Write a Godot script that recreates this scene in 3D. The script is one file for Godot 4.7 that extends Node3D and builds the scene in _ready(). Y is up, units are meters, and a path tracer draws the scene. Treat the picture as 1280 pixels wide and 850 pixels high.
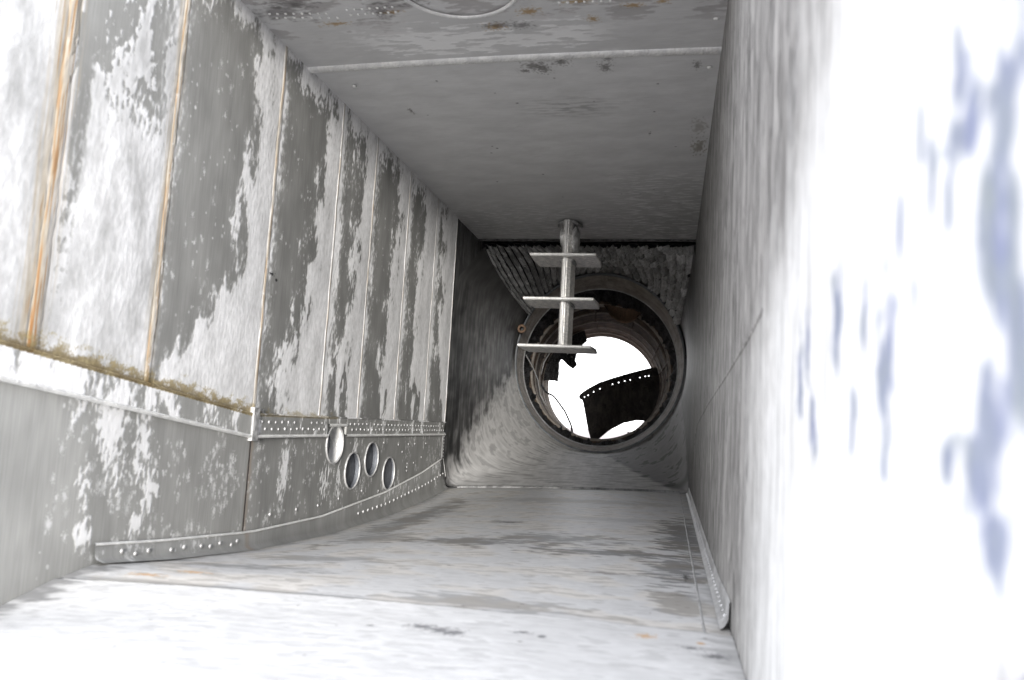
extends Node3D
# The inside of a square metal air intake seen towards its round far end. Units are metres,
# the duct runs along -Z, its floor is y = 0, its right wall x = 0.10, its left wall x = -1.07.

const XL := -1.07
const XR := 0.10
const YC := 1.30
const SEAMS := [-0.80, -1.085, -1.38, -1.80, -2.18, -2.47, -2.83, -3.20, -3.52]
var rng := RandomNumberGenerator.new()
var M := {}
var n_dot := noise(7, 4)

# ------------------------------------------------------------------ scene tree helpers
func numbered(parent: Node, called: String) -> String:
	if not parent.has_node(NodePath(called)):
		return called
	var k := 1
	while parent.has_node(NodePath("%s_%03d" % [called, k])):
		k += 1
	return "%s_%03d" % [called, k]

func thing(called: String, label: String, category: String, at := Vector3.ZERO, group := "") -> Node3D:
	var o := Node3D.new()
	o.name = numbered(self, called)
	add_child(o)
	o.position = at
	tag(o, label, category, group)
	return o

func tag(o: Node, label: String, category: String, group := "", kind := "") -> void:
	o.set_meta("label", label)
	o.set_meta("category", category)
	if group != "":
		o.set_meta("group", group)
	if kind != "":
		o.set_meta("kind", kind)

func part(called: String, st: SurfaceTool, mat: Material, parent: Node, label := "") -> MeshInstance3D:
	var o := MeshInstance3D.new()
	o.name = numbered(parent, called)
	o.mesh = st.commit()
	o.material_override = mat
	o.cast_shadow = GeometryInstance3D.SHADOW_CASTING_SETTING_ON
	parent.add_child(o)
	if parent != self and parent is Node3D:
		var p := parent
		var off := Vector3.ZERO
		while p != self:
			off += p.position
			p = p.get_parent()
		o.position = -off
	if label != "":
		o.set_meta("label", label)
	return o

# ------------------------------------------------------------------ mesh helpers
func begin() -> SurfaceTool:
	var st := SurfaceTool.new()
	st.begin(Mesh.PRIMITIVE_TRIANGLES)
	return st

var smooth := 0
func grid(st: SurfaceTool, nu: int, nv: int, f: Callable, start: int = 0) -> int:
	st.set_smooth_group(smooth)
	for j in nv + 1:
		for i in nu + 1:
			var r: Array = f.call(float(i) / nu, float(j) / nv)
			st.set_uv(r[1])
			st.add_vertex(r[0])
	for j in nv:
		for i in nu:
			var a := start + j * (nu + 1) + i
			var b := a + 1
			var c := a + nu + 1
			var d := c + 1
			st.add_index(a); st.add_index(b); st.add_index(c)
			st.add_index(b); st.add_index(d); st.add_index(c)
	return start + (nu + 1) * (nv + 1)

func done(st: SurfaceTool, tang := false) -> SurfaceTool:
	st.generate_normals()
	if tang:
		st.generate_tangents()
	return st

func quad(st: SurfaceTool, a: Vector3, b: Vector3, c: Vector3, d: Vector3) -> void:
	st.set_smooth_group(-1)
	var q := [a, b, c, a, c, d]
	var t := [Vector2(0, 0), Vector2(1, 0), Vector2(1, 1), Vector2(0, 0), Vector2(1, 1), Vector2(0, 1)]
	for k in 6:
		st.set_uv(t[k])
		st.add_vertex(q[k])

# box between two corners
func box(st: SurfaceTool, lo: Vector3, hi: Vector3) -> void:
	var p := []
	for k in 8:
		p.append(Vector3(hi.x if k & 1 else lo.x, hi.y if k & 2 else lo.y, hi.z if k & 4 else lo.z))
	for f in [[0, 1, 3, 2], [5, 4, 6, 7], [4, 0, 2, 6], [1, 5, 7, 3], [2, 3, 7, 6], [4, 5, 1, 0]]:
		quad(st, p[f[3]], p[f[2]], p[f[1]], p[f[0]])

# extruded outline with chamfered rims: pts in the plane (ax, ay) at origin o, thickness along an
func slab(st: SurfaceTool, pts: Array, o: Vector3, ax: Vector3, ay: Vector3, an: Vector3, thick: float, bev: float) -> void:
	var n := pts.size()
	var area := 0.0
	for i in n:
		area += pts[i].cross(pts[(i + 1) % n])
	var sgn := 1.0 if area > 0 else -1.0
	var inner := PackedVector2Array()
	for i in n:
		var e0: Vector2 = (pts[i] - pts[(i + n - 1) % n]).normalized()
		var e1: Vector2 = (pts[(i + 1) % n] - pts[i]).normalized()
		var nn := (Vector2(-e0.y, e0.x) + Vector2(-e1.y, e1.x)).normalized() * sgn
		inner.append(pts[i] + nn * bev)
	var tri := Geometry2D.triangulate_polygon(inner)
	var at := func(p: Vector2, h: float) -> Vector3: return o + ax * p.x + ay * p.y + an * h
	st.set_smooth_group(-1)
	for k in range(0, tri.size(), 3):
		for h in [0.0, thick]:
			for m in ([0, 1, 2] if h > 0 else [0, 2, 1]):
				var p: Vector2 = inner[tri[k + m]]
				st.set_uv(p)
				st.add_vertex(at.call(p, h))
	for i in n:
		var j := (i + 1) % n
		quad(st, at.call(inner[i], thick), at.call(inner[j], thick), at.call(pts[j], thick - bev), at.call(pts[i], thick - bev))
		quad(st, at.call(pts[i], thick - bev), at.call(pts[j], thick - bev), at.call(pts[j], bev), at.call(pts[i], bev))
		quad(st, at.call(pts[i], bev), at.call(pts[j], bev), at.call(inner[j], 0), at.call(inner[i], 0))

# a raised strip along a list of points: half-round profile of width w, height h, normal n
func bead(st: SurfaceTool, path: Array, n: Vector3, w: float, h: float, start: int, uvf: Callable, seg := 5) -> int:
	return grid(st, seg, path.size() - 1, func(u: float, v: float):
		var k := int(round(v * (path.size() - 1)))
		var a: Vector3 = path[max(k - 1, 0)]
		var b: Vector3 = path[min(k + 1, path.size() - 1)]
		var side := (b - a).normalized().cross(n).normalized()
		var t: float = (u - 0.5) * PI
		var p: Vector3 = path[k] + side * sin(t) * w * 0.5 + n * (cos(t) * h - 0.001)
		return [p, uvf.call(p)], start)

func rivet(st: SurfaceTool, p: Vector3, n: Vector3, r: float) -> void:
	var a := n.cross(Vector3(0.31, 0.52, 0.79)).normalized()
	var b := n.cross(a)
	st.set_smooth_group(-1)
	var ring := func(k: int, rad: float, h: float) -> Vector3:
		var t := TAU * k / 8.0
		return p + a * cos(t) * rad + b * sin(t) * rad + n * h
	for k in 8:
		quad(st, ring.call(k, r, 0), ring.call(k + 1, r, 0), ring.call(k + 1, r * 0.72, r * 0.45), ring.call(k, r * 0.72, r * 0.45))
		st.add_vertex(ring.call(k, r * 0.72, r * 0.45))
		st.add_vertex(ring.call(k + 1, r * 0.72, r * 0.45))
		st.add_vertex(p + n * r * 0.62)

func tube(st: SurfaceTool, path: Array, r: float, start := 0) -> int:
	return grid(st, 6, path.size() - 1, func(u: float, v: float):
		var k := int(round(v * (path.size() - 1)))
		var d: Vector3 = (path[min(k + 1, path.size() - 1)] - path[max(k - 1, 0)]).normalized()
		var a := d.cross(Vector3(0.2, 0.3, 0.93)).normalized()
		var b := d.cross(a)
		return [path[k] + (a * cos(u * TAU) + b * sin(u * TAU)) * r, Vector2(u, v)], start)

# ------------------------------------------------------------------ textures
func noise(s: int, octaves := 3, f := 1.0) -> FastNoiseLite:
	var n := FastNoiseLite.new()
	n.seed = s
	n.noise_type = FastNoiseLite.TYPE_SIMPLEX
	n.frequency = f
	n.fractal_type = FastNoiseLite.FRACTAL_FBM
	n.fractal_octaves = octaves
	return n

func tex(data: PackedByteArray, w: int, h: int) -> ImageTexture:
	return ImageTexture.create_from_image(Image.create_from_data(w, h, false, Image.FORMAT_RGB8, data))

func bump(data: PackedByteArray, w: int, h: int, k: float) -> ImageTexture:
	var im := Image.create_from_data(w, h, false, Image.FORMAT_L8, data)
	im.convert(Image.FORMAT_RGBA8)
	im.bump_map_to_normal_map(k)
	return ImageTexture.create_from_image(im)

func metal(called: String, rough: float, metallic: float) -> StandardMaterial3D:
	var m := StandardMaterial3D.new()
	m.resource_name = called
	m.roughness = rough
	m.metallic = metallic
	m.metallic_specular = 0.4
	return m

# mottled repeating metal: two tones mixed by stretched noise, laid on in world space
func mottled(called: String, a: Color, b: Color, s: int, stretch: Vector2, size: float, rough: float, metallic: float, relief := 2.0) -> StandardMaterial3D:
	var n := 192
	var d := PackedByteArray(); d.resize(n * n * 3)
	var hgt := PackedByteArray(); hgt.resize(n * n)
	var n1 := noise(s, 4)
	var n2 := noise(s + 7, 3)
	for y in n:
		for x in n:
			# wrap on a torus in both directions so that the tile has no seam
			var ax := TAU * x / n
			var ay := TAU * y / n
			var v := n1.get_noise_3d(cos(ax) * stretch.x, sin(ax) * stretch.x, cos(ay) * stretch.y + 3.0) * 0.5
			v += n1.get_noise_3d(sin(ay) * stretch.y, cos(ax) * stretch.x + 9.0, sin(ax) * stretch.x) * 0.5
			var w := n2.get_noise_3d(cos(ax) * stretch.x * 4.0, sin(ax) * stretch.x * 4.0, sin(ay) * stretch.y * 4.0)
			var t := clampf(0.5 + v * 1.3 + w * 0.5, 0.0, 1.0)
			var c := a.lerp(b, t)
			var k := (y * n + x) * 3
			d[k] = int(c.r * 255); d[k + 1] = int(c.g * 255); d[k + 2] = int(c.b * 255)
			hgt[y * n + x] = int(clampf(0.5 + v * 0.6 + w * 0.5, 0, 1) * 255)
	var m := metal(called, rough, metallic)
	m.albedo_texture = tex(d, n, n)
	m.normal_enabled = true
	m.normal_texture = bump(hgt, n, n, relief)
	m.uv1_triplanar = true
	m.uv1_world_triplanar = true
	m.uv1_scale = Vector3.ONE / size
	return m

func ss(a: float, b: float, x: float) -> float:
	return smoothstep(a, b, x)

# --- left wall: grey paint, white corrosion creeping forward from each seam, rust along the front seams
const LW := 1344
const LH := 832
const LZ0 := -0.80
const LZL := 2.80
const LY0 := 1.34
const LYL := 1.50
func uv_left(p: Vector3) -> Vector2:
	return Vector2(absf(LZ0 - p.z) / LZL, (LY0 - p.y) / LYL)

func rail_top(z: float) -> float:
	return 0.285 if z < -1.79 else 0.285 + (z + 1.79) * 0.129

func paint_left() -> StandardMaterial3D:
	var d := PackedByteArray(); d.resize(LW * LH * 3)
	var hg := PackedByteArray(); hg.resize(LW * LH)
	var n_fine := noise(11, 2)
	var n_mid := noise(12, 3)
	var n_feather := noise(13, 5)
	var n_rust := noise(14, 3)
	# crust width in front of each seam: top, middle, bottom, behind the previous seam, bottom fade
	var P := [[9, 9, 9, 0], [9, 9, 9, 0], [0.11, 0.14, 0.40, 0.0], [0.085, 0.16, 0.29, 0.02], [0.135, 0.135, 0.23, 0.045], [0.10, 0.155, 0.23, 0.032], [0.17, 0.235, 0.22, 0.04], [0.21, 0.21, 0.13, 0.05]]
	var spots := [[-1.215, 0.31, 0.03, 0.06], [-1.30, 0.25, 0.055, 0.11], [-1.38, 0.24, 0.035, 0.09], [-1.43, 0.12, 0.025, 0.05], [-1.24, 0.15, 0.018, 0.04], [-1.25, 0.05, 0.02, 0.03], [-1.99, 0.12, 0.022, 0.09], [-2.25, 0.085, 0.032, 0.055], [-2.47, 0.17, 0.02, 0.05], [-1.39, 0.05, 0.02, 0.02], [-2.36, 0.10, 0.014, 0.06]]
	for py in LH:
		var y := LY0 - LYL * (py + 0.5) / LH
		for px in LW:
			var z := LZ0 - LZL * (px + 0.5) / LW
			var fine := n_fine.get_noise_2d(z * 260.0, y * 5.0)
			var mid := n_mid.get_noise_2d(z * 10.0, y * 4.0)
			var fe := n_feather.get_noise_2d(z * 62.0, y * 26.0 + z * 14.0)
			var g := 0.535 - 0.06 * ss(-1.75, -1.9, z) + 0.03 * fine + 0.04 * mid
			var r := g
			var gg := g
			var b := g * 0.985
			var crust := 0.0
			var rt := rail_top(z)
			if y > rt:
				var i := 0
				while i < 7 and z < SEAMS[i + 1]:
					i += 1
				var dr: float = z - SEAMS[i + 1]
				var df: float = SEAMS[i] - z
				var pr: Array = P[i]
				var h := (y - 0.28) / 1.0
				if i < 2:
					var c := 1.0
					if i == 1:
						c = 0.05 - mid * 0.5 + fe * 0.22 - ss(0.45, 0.95, h) * 0.12
						c = max(c, (0.62 - h) * 1.2 + fe * 0.1)
						c = max(c, 0.05 - dr + fe * 0.03)
						var dk := ss(0.018, 0.024, df) * (1.0 - ss(0.05, 0.062, df + fe * 0.01)) * ss(0.25, 0.5, h + fe * 0.3)
						c = lerpf(ss(-0.03, 0.05, c), 0.0, dk)
					crust = c * ((0.66 if i == 0 else 0.76) + 0.26 * mid + 0.12 * fe)
				else:
					var w: float = lerpf(pr[1], pr[0], ss(0.4, 1.0, h)) if h > 0.4 else lerpf(pr[2], pr[1], ss(0.02, 0.42, h))
					var c: float = w - dr + 0.085 * mid + 0.042 * fe
					if i > 3:
						c -= 0.12 * (1.0 - ss(0.05, 0.16, h + mid * 0.1)) * ss(0.03, 0.09, dr)
					c = max(c, pr[3] - df + 0.022 * fe + 0.02 * mid)
					c = max(c, 0.035 - (1.29 - y) + 0.05 * fe + 0.06 * mid)
					var halo := ss(-0.030, 0.008, c + 0.01 * fe) * (0.16 + 0.3 * fe)
					crust = ss(-0.018, 0.020, c) * (0.90 + 0.10 * fe + 0.10 * mid)
					crust = maxf(crust, halo)
			elif y > rt - 0.055:
				crust = ss(-0.1, 0.25, fe * 0.55 + mid * 0.9 + ss(-1.75, -1.20, z) * 0.9 - 0.32)
				g += 0.05
			else:
				g += 0.02 + 0.05 * ss(-1.27, -1.22, z)
				r = g; gg = g; b = g * 0.985
				for q in spots:
					var dz: float = (z - q[0]) / q[2]
					var dy: float = (y - q[1]) / q[3]
					if dz * dz + dy * dy < 5.0:
						crust = max(crust, ss(0.0, 0.45, 0.95 - sqrt(dz * dz + dy * dy) + fe * 1.1 + mid * 0.6))
				crust *= 0.85
			crust = clampf(crust, 0.0, 1.0)
			var cw := 0.88 + 0.025 * fe + 0.035 * mid + 0.015 * fine
			r = lerpf(g, cw, crust)
			gg = lerpf(g, cw, crust)
			b = lerpf(g * 0.985, cw * 1.005, crust)
			# rust running down the seams
			if y > rt - 0.004:
				for k in range(1, 9):
					var ds: float = z - SEAMS[k]
					if absf(ds) < 0.06:
						var wide: float = [0.0, 0.036, 0.021, 0.010, 0.005, 0.006, 0.005, 0.005, 0.004][k]
						var nr := n_rust.get_noise_2d(z * 130.0, y * 3.5 + k * 7.0)
						var am := clampf(1.0 - absf(ds - wide * 0.3) / wide + nr * 0.55, 0.0, 1.0)
						am *= [0.0, 0.95, 0.85, 0.8, 0.55, 0.6, 0.5, 0.5, 0.5][k]
						var core := ss(0.15, 0.55, nr + 0.25 - absf(ds - wide * 0.15) / wide) * (0.9 if k == 1 else 0.4)
						var lowf := 0.55 + 0.45 * ss(0.9, 0.2, y) if k == 1 else 1.0
						var tan_v: float = 0.66 if k < 3 else 0.60
						r = lerpf(r, tan_v, am); gg = lerpf(gg, tan_v * 0.93, am); b = lerpf(b, tan_v * 0.82, am)
						r = lerpf(r, 0.57, core * am * lowf); gg = lerpf(gg, 0.375, core * am * lowf); b = lerpf(b, 0.20, core * am * lowf)
						var dark := ss(0.30, 0.6, -nr) * am * 0.35
						r -= dark; gg -= dark * 0.95; b -= dark * 0.85
				# brown growth lying along the rail
				var up := y - rt
				if z > -2.3 and up < 0.05:
					var nr2 := n_rust.get_noise_2d(z * 16.0, y * 30.0) * 0.9 + n_rust.get_noise_2d(z * 150.0, y * 120.0) * 0.6
					var am2 := clampf((1.0 - up / maxf(0.024 + 0.016 * nr2 + (0.006 if z > -1.8 else -0.014), 0.004)) * 1.6 + 0.5 * nr2, 0.0, 1.0) * (0.8 if z > -1.8 else 0.45)
					r = lerpf(r, 0.45 + nr2 * 0.15, am2); gg = lerpf(gg, 0.39 + nr2 * 0.15, am2); b = lerpf(b, 0.26 + nr2 * 0.12, am2)
			elif absf(z + 1.80) < 0.02 and y < 0.23:
				var am3 := clampf(1.0 - absf(z + 1.805) / 0.014 + fe * 0.5, 0.0, 1.0) * 0.35
				r = lerpf(r, 0.55, am3); gg = lerpf(gg, 0.44, am3); b = lerpf(b, 0.36, am3)
			var o := py * LW + px
			d[o * 3] = int(clampf(r, 0, 1) * 255); d[o * 3 + 1] = int(clampf(gg, 0, 1) * 255); d[o * 3 + 2] = int(clampf(b, 0, 1) * 255)
			hg[o] = int(clampf(0.35 + crust * 0.3 + fe * 0.10 * crust + fine * 0.02, 0, 1) * 255)
	# dried splashes
	for k in 4200:
		var z := rng.randf_range(-3.5, -1.15)
		var y := rng.randf_range(0.0, 1.2) if k % 3 else rng.randf_range(-0.02, 0.22)
		var cl := n_mid.get_noise_2d(z * 5.0 + 40.0, y * 5.0)
		if cl < -0.05:
			continue
		var rad := rng.randf_range(0.0014, 0.0045) * (rng.randf_range(0.6, 1.15) if y > 0.28 else rng.randf_range(0.8, 1.5))
		dot(d, LW, LH, (LZ0 - z) / LZL * LW, (LY0 - y) / LYL * LH, rad / LZL * LW, rad * rng.randf_range(1.0, 2.4) / LYL * LH, Color(0.8, 0.8, 0.8), rng.randf_range(0.35, 0.95))
	for q in [[-1.825, 0.667, 0.010], [-1.85, 0.655, 0.006]]:
		dot(d, LW, LH, (LZ0 - q[0]) / LZL * LW, (LY0 - q[1]) / LYL * LH, q[2] / LZL * LW, 0.004 / LYL * LH, Color(0.06, 0.06, 0.06), 0.9)
	var m := metal("corroded_grey_paint", 0.58, 0.12)
	m.albedo_texture = tex(d, LW, LH)
	m.normal_enabled = true
	m.normal_texture = bump(hg, LW, LH, 1.2)
	return m

func dot(d: PackedByteArray, w: int, h: int, cx: float, cy: float, rx: float, ry: float, c: Color, a: float) -> void:
	var big := rx > 3.0 or ry > 3.0
	for y in range(max(0, int(cy - ry * 1.5 - 1)), min(h, int(cy + ry * 1.5 + 2))):
		for x in range(max(0, int(cx - rx * 1.5 - 1)), min(w, int(cx + rx * 1.5 + 2))):
			var q := sqrt(pow((x - cx) / max(rx, 0.5), 2) + pow((y - cy) / max(ry, 0.5), 2))
			if big:
				q *= 1.0 + 1.0 * n_dot.get_noise_2d(x / maxf(rx, 3.0) * 1.4, y / maxf(ry, 3.0) * 1.4)
			var k := clampf((1.15 - q) * (1.4 if big else 2.5), 0, 1) * a
			if k > 0:
				var o := (y * w + x) * 3
				d[o] = int(lerpf(d[o], c.r * 255, k)); d[o + 1] = int(lerpf(d[o + 1], c.g * 255, k)); d[o + 2] = int(lerpf(d[o + 2], c.b * 255, k))

# --- ceiling
const CW := 448
const CH := 1344
func uv_ceiling(p: Vector3) -> Vector2:
	return Vector2((p.x + 1.16) / 1.30, (0.12 - p.z) / 4.12)

func paint_ceiling() -> StandardMaterial3D:
	var d := PackedByteArray(); d.resize(CW * CH * 3)
	var hg := PackedByteArray(); hg.resize(CW * CH)
	var n1 := noise(31, 4)
	var n2 := noise(32, 4)
	var n3 := noise(33, 2)
	for py in CH:
		var z := 0.12 - 4.12 * (py + 0.5) / CH
		for px in CW:
			var x := -1.16 + 1.30 * (px + 0.5) / CW
			var a := n1.get_noise_2d(x * 4.0, z * 7.0)
			var f := n2.get_noise_2d(x * 9.0, z * 38.0)
			var s := n3.get_noise_2d(x * 8.0, z * 150.0)
			var g := 0.80 + 0.03 * a + 0.010 * s
			var r := g
			var gg := g
			var b := g
			var cr := 0.0
			if z > -1.93:
				g -= 0.04
				# pale scoured band and stained patches on the front plate
				cr = ss(0.0, 0.25, f * 0.7 + a * 0.5 + 0.38 - absf(z + 1.80) * 7.0) * ss(-0.98, -0.7, x) * (1.0 - ss(-0.28, -0.12, x)) * 0.9
				var dk := ss(0.12, 0.3, a * 0.8 + f * 0.5 - 0.02) * ss(-1.82, -1.72, z) * 0.13
				g = lerpf(g, 0.88, cr) - dk
				r = g + dk * 0.06; gg = g; b = g
			else:
				cr = ss(0.16, 0.42, f * 1.3 + a * 0.25 - 0.05) * ss(-2.75, -3.0, z) * ss(-0.4, -0.18, x) * 0.55
				cr = max(cr, ss(0.28, 0.5, f * 1.3) * ss(-3.1, -3.5, z) * 0.4)
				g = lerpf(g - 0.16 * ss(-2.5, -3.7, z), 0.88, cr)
				var sm := exp(-pow((z + 2.27) / 0.07, 2)) * exp(-pow((x + 0.34) / 0.14, 2)) * ss(-0.1, 0.4, f) * 0.14
				g -= sm
				r = g; gg = g; b = g
			var o := py * CW + px
			d[o * 3] = int(clampf(r, 0, 1) * 255); d[o * 3 + 1] = int(clampf(gg, 0, 1) * 255); d[o * 3 + 2] = int(clampf(b, 0, 1) * 255)
			hg[o] = int(clampf(0.5 + a * 0.35 + cr * 0.15 + s * 0.04, 0, 1) * 255)
	var put := func(x: float, z: float, rx: float, rz: float, c: Color, al: float): dot(d, CW, CH, (x + 1.16) / 1.30 * CW, (0.12 - z) / 4.12 * CH, rx / 1.30 * CW, rz / 4.12 * CH, c, al)
	for q in [[-0.41, -1.98, .025, .02], [-0.385, -2.0, .018, .025], [-0.21, -2.01, .014, .022], [-0.33, -1.965, .02, .018], [-0.44, -2.01, .015, .008], [0.04, -2.02, .008, .02], [-0.20, -1.96, .012, .01], [-0.87, -2.25, .005, .02], [-0.1, -2.5, .004, .012]]:
		put.call(q[0], q[1], q[2], q[3], Color(0.33, 0.32, 0.31), 0.6)
	for q in [[-0.47, -1.76, .02, .012], [-0.37, -1.70, .022, .012], [-0.22, -1.75, .012, .010], [-0.12, -1.70, .02, .008], [-0.05, -1.69, .012, .006], [-0.25, -1.67, .03, .008], [-0.88, -1.70, .03, .006], [-0.72, -1.665, .03, .006]]:
		put.call(q[0], q[1], q[2], q[3], Color(0.55, 0.40, 0.20), 0.6)
	for q in [[-0.46, -1.755, .035, .012], [-0.40, -1.76, .022, .012], [-1.00, -1.63, .06, .03], [-0.95, -1.60, .05, .02], [-0.74, -1.66, .02, .02], [-0.68, -1.60, .06, .03]]:
		put.call(q[0], q[1], q[2], q[3], Color(0.27, 0.26, 0.26), 0.45)
	put.call(0.066, -2.63, 0.018, 0.06, Color(0.40, 0.37, 0.32), 0.5)
	put.call(0.06, -2.45, 0.02, 0.05, Color(0.42, 0.40, 0.36), 0.3)
	for k in 90:
		put.call(rng.randf_range(-1.0, 0.08), rng.randf_range(-3.7, -1.95), rng.randf_range(0.002, 0.005), rng.randf_range(0.002, 0.006), Color(0.75, 0.75, 0.75) if k % 3 else Color(0.28, 0.28, 0.28), rng.randf_range(0.3, 0.8))
	var m := metal("grey_ceiling_paint", 0.5, 0.1)
	m.albedo_texture = tex(d, CW, CH)
	m.normal_enabled = true
	m.normal_texture = bump(hg, CW, CH, 0.9)
	return m

# --- floor
const FW := 512
const FH := 1408
func uv_floor(p: Vector3) -> Vector2:
	return Vector2((p.x + 1.16) / 1.30, (0.12 - p.z) / 4.12)

func paint_floor() -> StandardMaterial3D:
	var d := PackedByteArray(); d.resize(FW * FH * 3)
	var hg := PackedByteArray(); hg.resize(FW * FH)
	var n1 := noise(41, 4)
	var n2 := noise(42, 4)
	var n3 := noise(43, 2)
	# worn smears of bare metal and grime: x, z, rx, rz, amount
	var smears := [[-0.50, -1.99, 0.20, 0.07, 0.8], [-0.30, -2.10, 0.18, 0.10, 0.7], [-0.12, -1.90, 0.22, 0.05, 0.9], [0.05, -2.30, 0.07, 0.40, 0.95], [0.02, -1.75, 0.06, 0.22, 0.8], [-0.30, -1.27, 0.17, 0.05, 0.5], [-0.75, -1.60, 0.15, 0.05, 0.5], [-0.52, -2.46, 0.06, 0.03, 0.6], [-0.82, -1.42, 0.16, 0.04, 0.55], [0.03, -1.42, 0.05, 0.12, 0.55], [-0.88, -2.6, 0.08, 0.6, 0.7], [-0.2, -2.6, 0.2, 0.06, 0.25], [-0.82, -2.05, 0.10, 0.12, 0.6], [-0.4, -3.2, 0.5, 0.1, 0.35]]
	for py in FH:
		var z := 0.12 - 4.12 * (py + 0.5) / FH
		for px in FW:
			var x := -1.16 + 1.30 * (px + 0.5) / FW
			var a := n1.get_noise_2d(x * 4.0, z * 6.0)
			var f := n2.get_noise_2d(x * 10.0, z * 34.0)
			var s := n3.get_noise_2d(x * 10.0, z * 170.0)
			var g := 0.77 + 0.05 * a + 0.04 * f + 0.02 * s
			var dk := 0.0
			var tint := 0.0
			if z < -1.2:
				for q in smears:
					var dx: float = (x - q[0]) / q[2]
					var dz: float = (z - q[1]) / q[3]
					var rr := dx * dx + dz * dz
					if rr < 4.0:
						dk = max(dk, ss(0.0, 0.5, 1.15 - sqrt(rr) + f * 1.0 + a * 0.6) * q[4])
				dk = max(dk, ss(0.18, 0.5, f + a * 0.5) * 0.35)
				dk = max(dk, exp(-pow((z + 1.215) / 0.010, 2)) * 0.5)
				tint = ss(0.0, 0.5, a + 0.15)
			else:
				g += 0.0
				dk = ss(0.22, 0.55, f + a * 0.4) * 0.25
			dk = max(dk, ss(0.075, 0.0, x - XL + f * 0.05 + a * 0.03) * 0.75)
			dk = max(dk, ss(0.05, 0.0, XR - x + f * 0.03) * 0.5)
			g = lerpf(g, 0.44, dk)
			var o := py * FW + px
			d[o * 3] = int(clampf(g, 0, 1) * 255); d[o * 3 + 1] = int(clampf(g - 0.012 * tint, 0, 1) * 255); d[o * 3 + 2] = int(clampf(g - 0.030 * tint, 0, 1) * 255)
			hg[o] = int(clampf(0.5 + a * 0.3 + f * 0.12 + s * 0.05, 0, 1) * 255)
	var put := func(x: float, z: float, rx: float, rz: float, c: Color, al: float): dot(d, FW, FH, (x + 1.16) / 1.30 * FW, (0.12 - z) / 4.12 * FH, rx / 1.30 * FW, rz / 4.12 * FH, c, al)
	for q in [[-0.345, -1.085, .018, .010], [-0.315, -1.075, .016, .012], [-0.29, -1.07, .010, .012], [-0.30, -1.063, .008, .008], [0.035, -1.11, .010, .007], [0.07, -1.085, .010, .012], [0.06, -1.08, .008, .006], [-0.20, -1.10, .012, .005], [-0.17, -1.09, .006, .008], [-0.42, -1.07, .006, .004]]:
		put.call(q[0], q[1], q[2], q[3], Color(0.30, 0.30, 0.31), 0.6)
	for q in [[-0.028, -1.147, .012, .010], [0.05, -1.14, .006, .006], [-0.93, -1.25, .03, .008], [-0.86, -1.29, .03, .008]]:
		put.call(q[0], q[1], q[2], q[3], Color(0.72, 0.50, 0.28), 0.55)
	put.call(-0.125, -1.63, 0.055, 0.012, Color(0.38, 0.36, 0.34), 0.6)
	put.call(-0.50, -2.43, 0.03, 0.012, Color(0.2, 0.2, 0.2), 0.75)
	put.call(0.04, -1.66, 0.006, 0.03, Color(0.15, 0.15, 0.15), 0.7)
	for k in 160:
		put.call(rng.randf_range(-0.9, 0.08), rng.randf_range(-3.7, -0.85), rng.randf_range(0.001, 0.004), rng.randf_range(0.001, 0.004), Color(0.35, 0.34, 0.33), rng.randf_range(0.3, 0.7))
	var m := metal("scuffed_bare_floor", 0.5, 0.15)
	m.albedo_texture = tex(d, FW, FH)
	m.normal_enabled = true
	m.normal_texture = bump(hg, FW, FH, 0.8)
	return m

# --- right wall
const RW := 1792
const RH := 448
const RZ0 := 0.60
const RZL := 5.70
func uv_right(p: Vector3) -> Vector2:
	return Vector2((RZ0 - p.z) / RZL, (1.32 - p.y) / 1.34)

func paint_right() -> StandardMaterial3D:
	var d := PackedByteArray(); d.resize(RW * RH * 3)
	var hg := PackedByteArray(); hg.resize(RW * RH)
	var n1 := noise(51, 3)
	var n2 := noise(52, 4)
	for py in RH:
		var y := 1.32 - 1.34 * (py + 0.5) / RH
		for px in RW:
			var z := RZ0 - RZL * (px + 0.5) / RW
			var s := n1.get_noise_2d(z * 60.0, y * 2.5)
			var f := n2.get_noise_2d(z * 24.0, y * 9.0)
			var g := streaks(z, y, n1, n2)
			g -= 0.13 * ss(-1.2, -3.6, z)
			var r := g * 1.0
			var b := g * 0.975
			var o := py * RW + px
			d[o * 3] = int(clampf(r, 0, 1) * 255); d[o * 3 + 1] = int(clampf(g * 0.99, 0, 1) * 255); d[o * 3 + 2] = int(clampf(b, 0, 1) * 255)
			hg[o] = int(clampf(0.5 + s * 0.35 + f * 0.1, 0, 1) * 255)
	var m := metal("brushed_wall", 0.57, 0.12)
	m.albedo_texture = tex(d, RW, RH)
	m.normal_enabled = true
	m.normal_texture = bump(hg, RW, RH, 1.2)
	return m

# --- the near plate of the right wall: white primer flaking off bluish metal
const NW := 1024
const NH := 768
const NZ0 := 0.02
const NZL := 1.14
const NYL := 0.90
func uv_near(p: Vector3) -> Vector2:
	return Vector2(absf(NZ0 - p.z) / NZL, (0.80 - p.y) / NYL)

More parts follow.
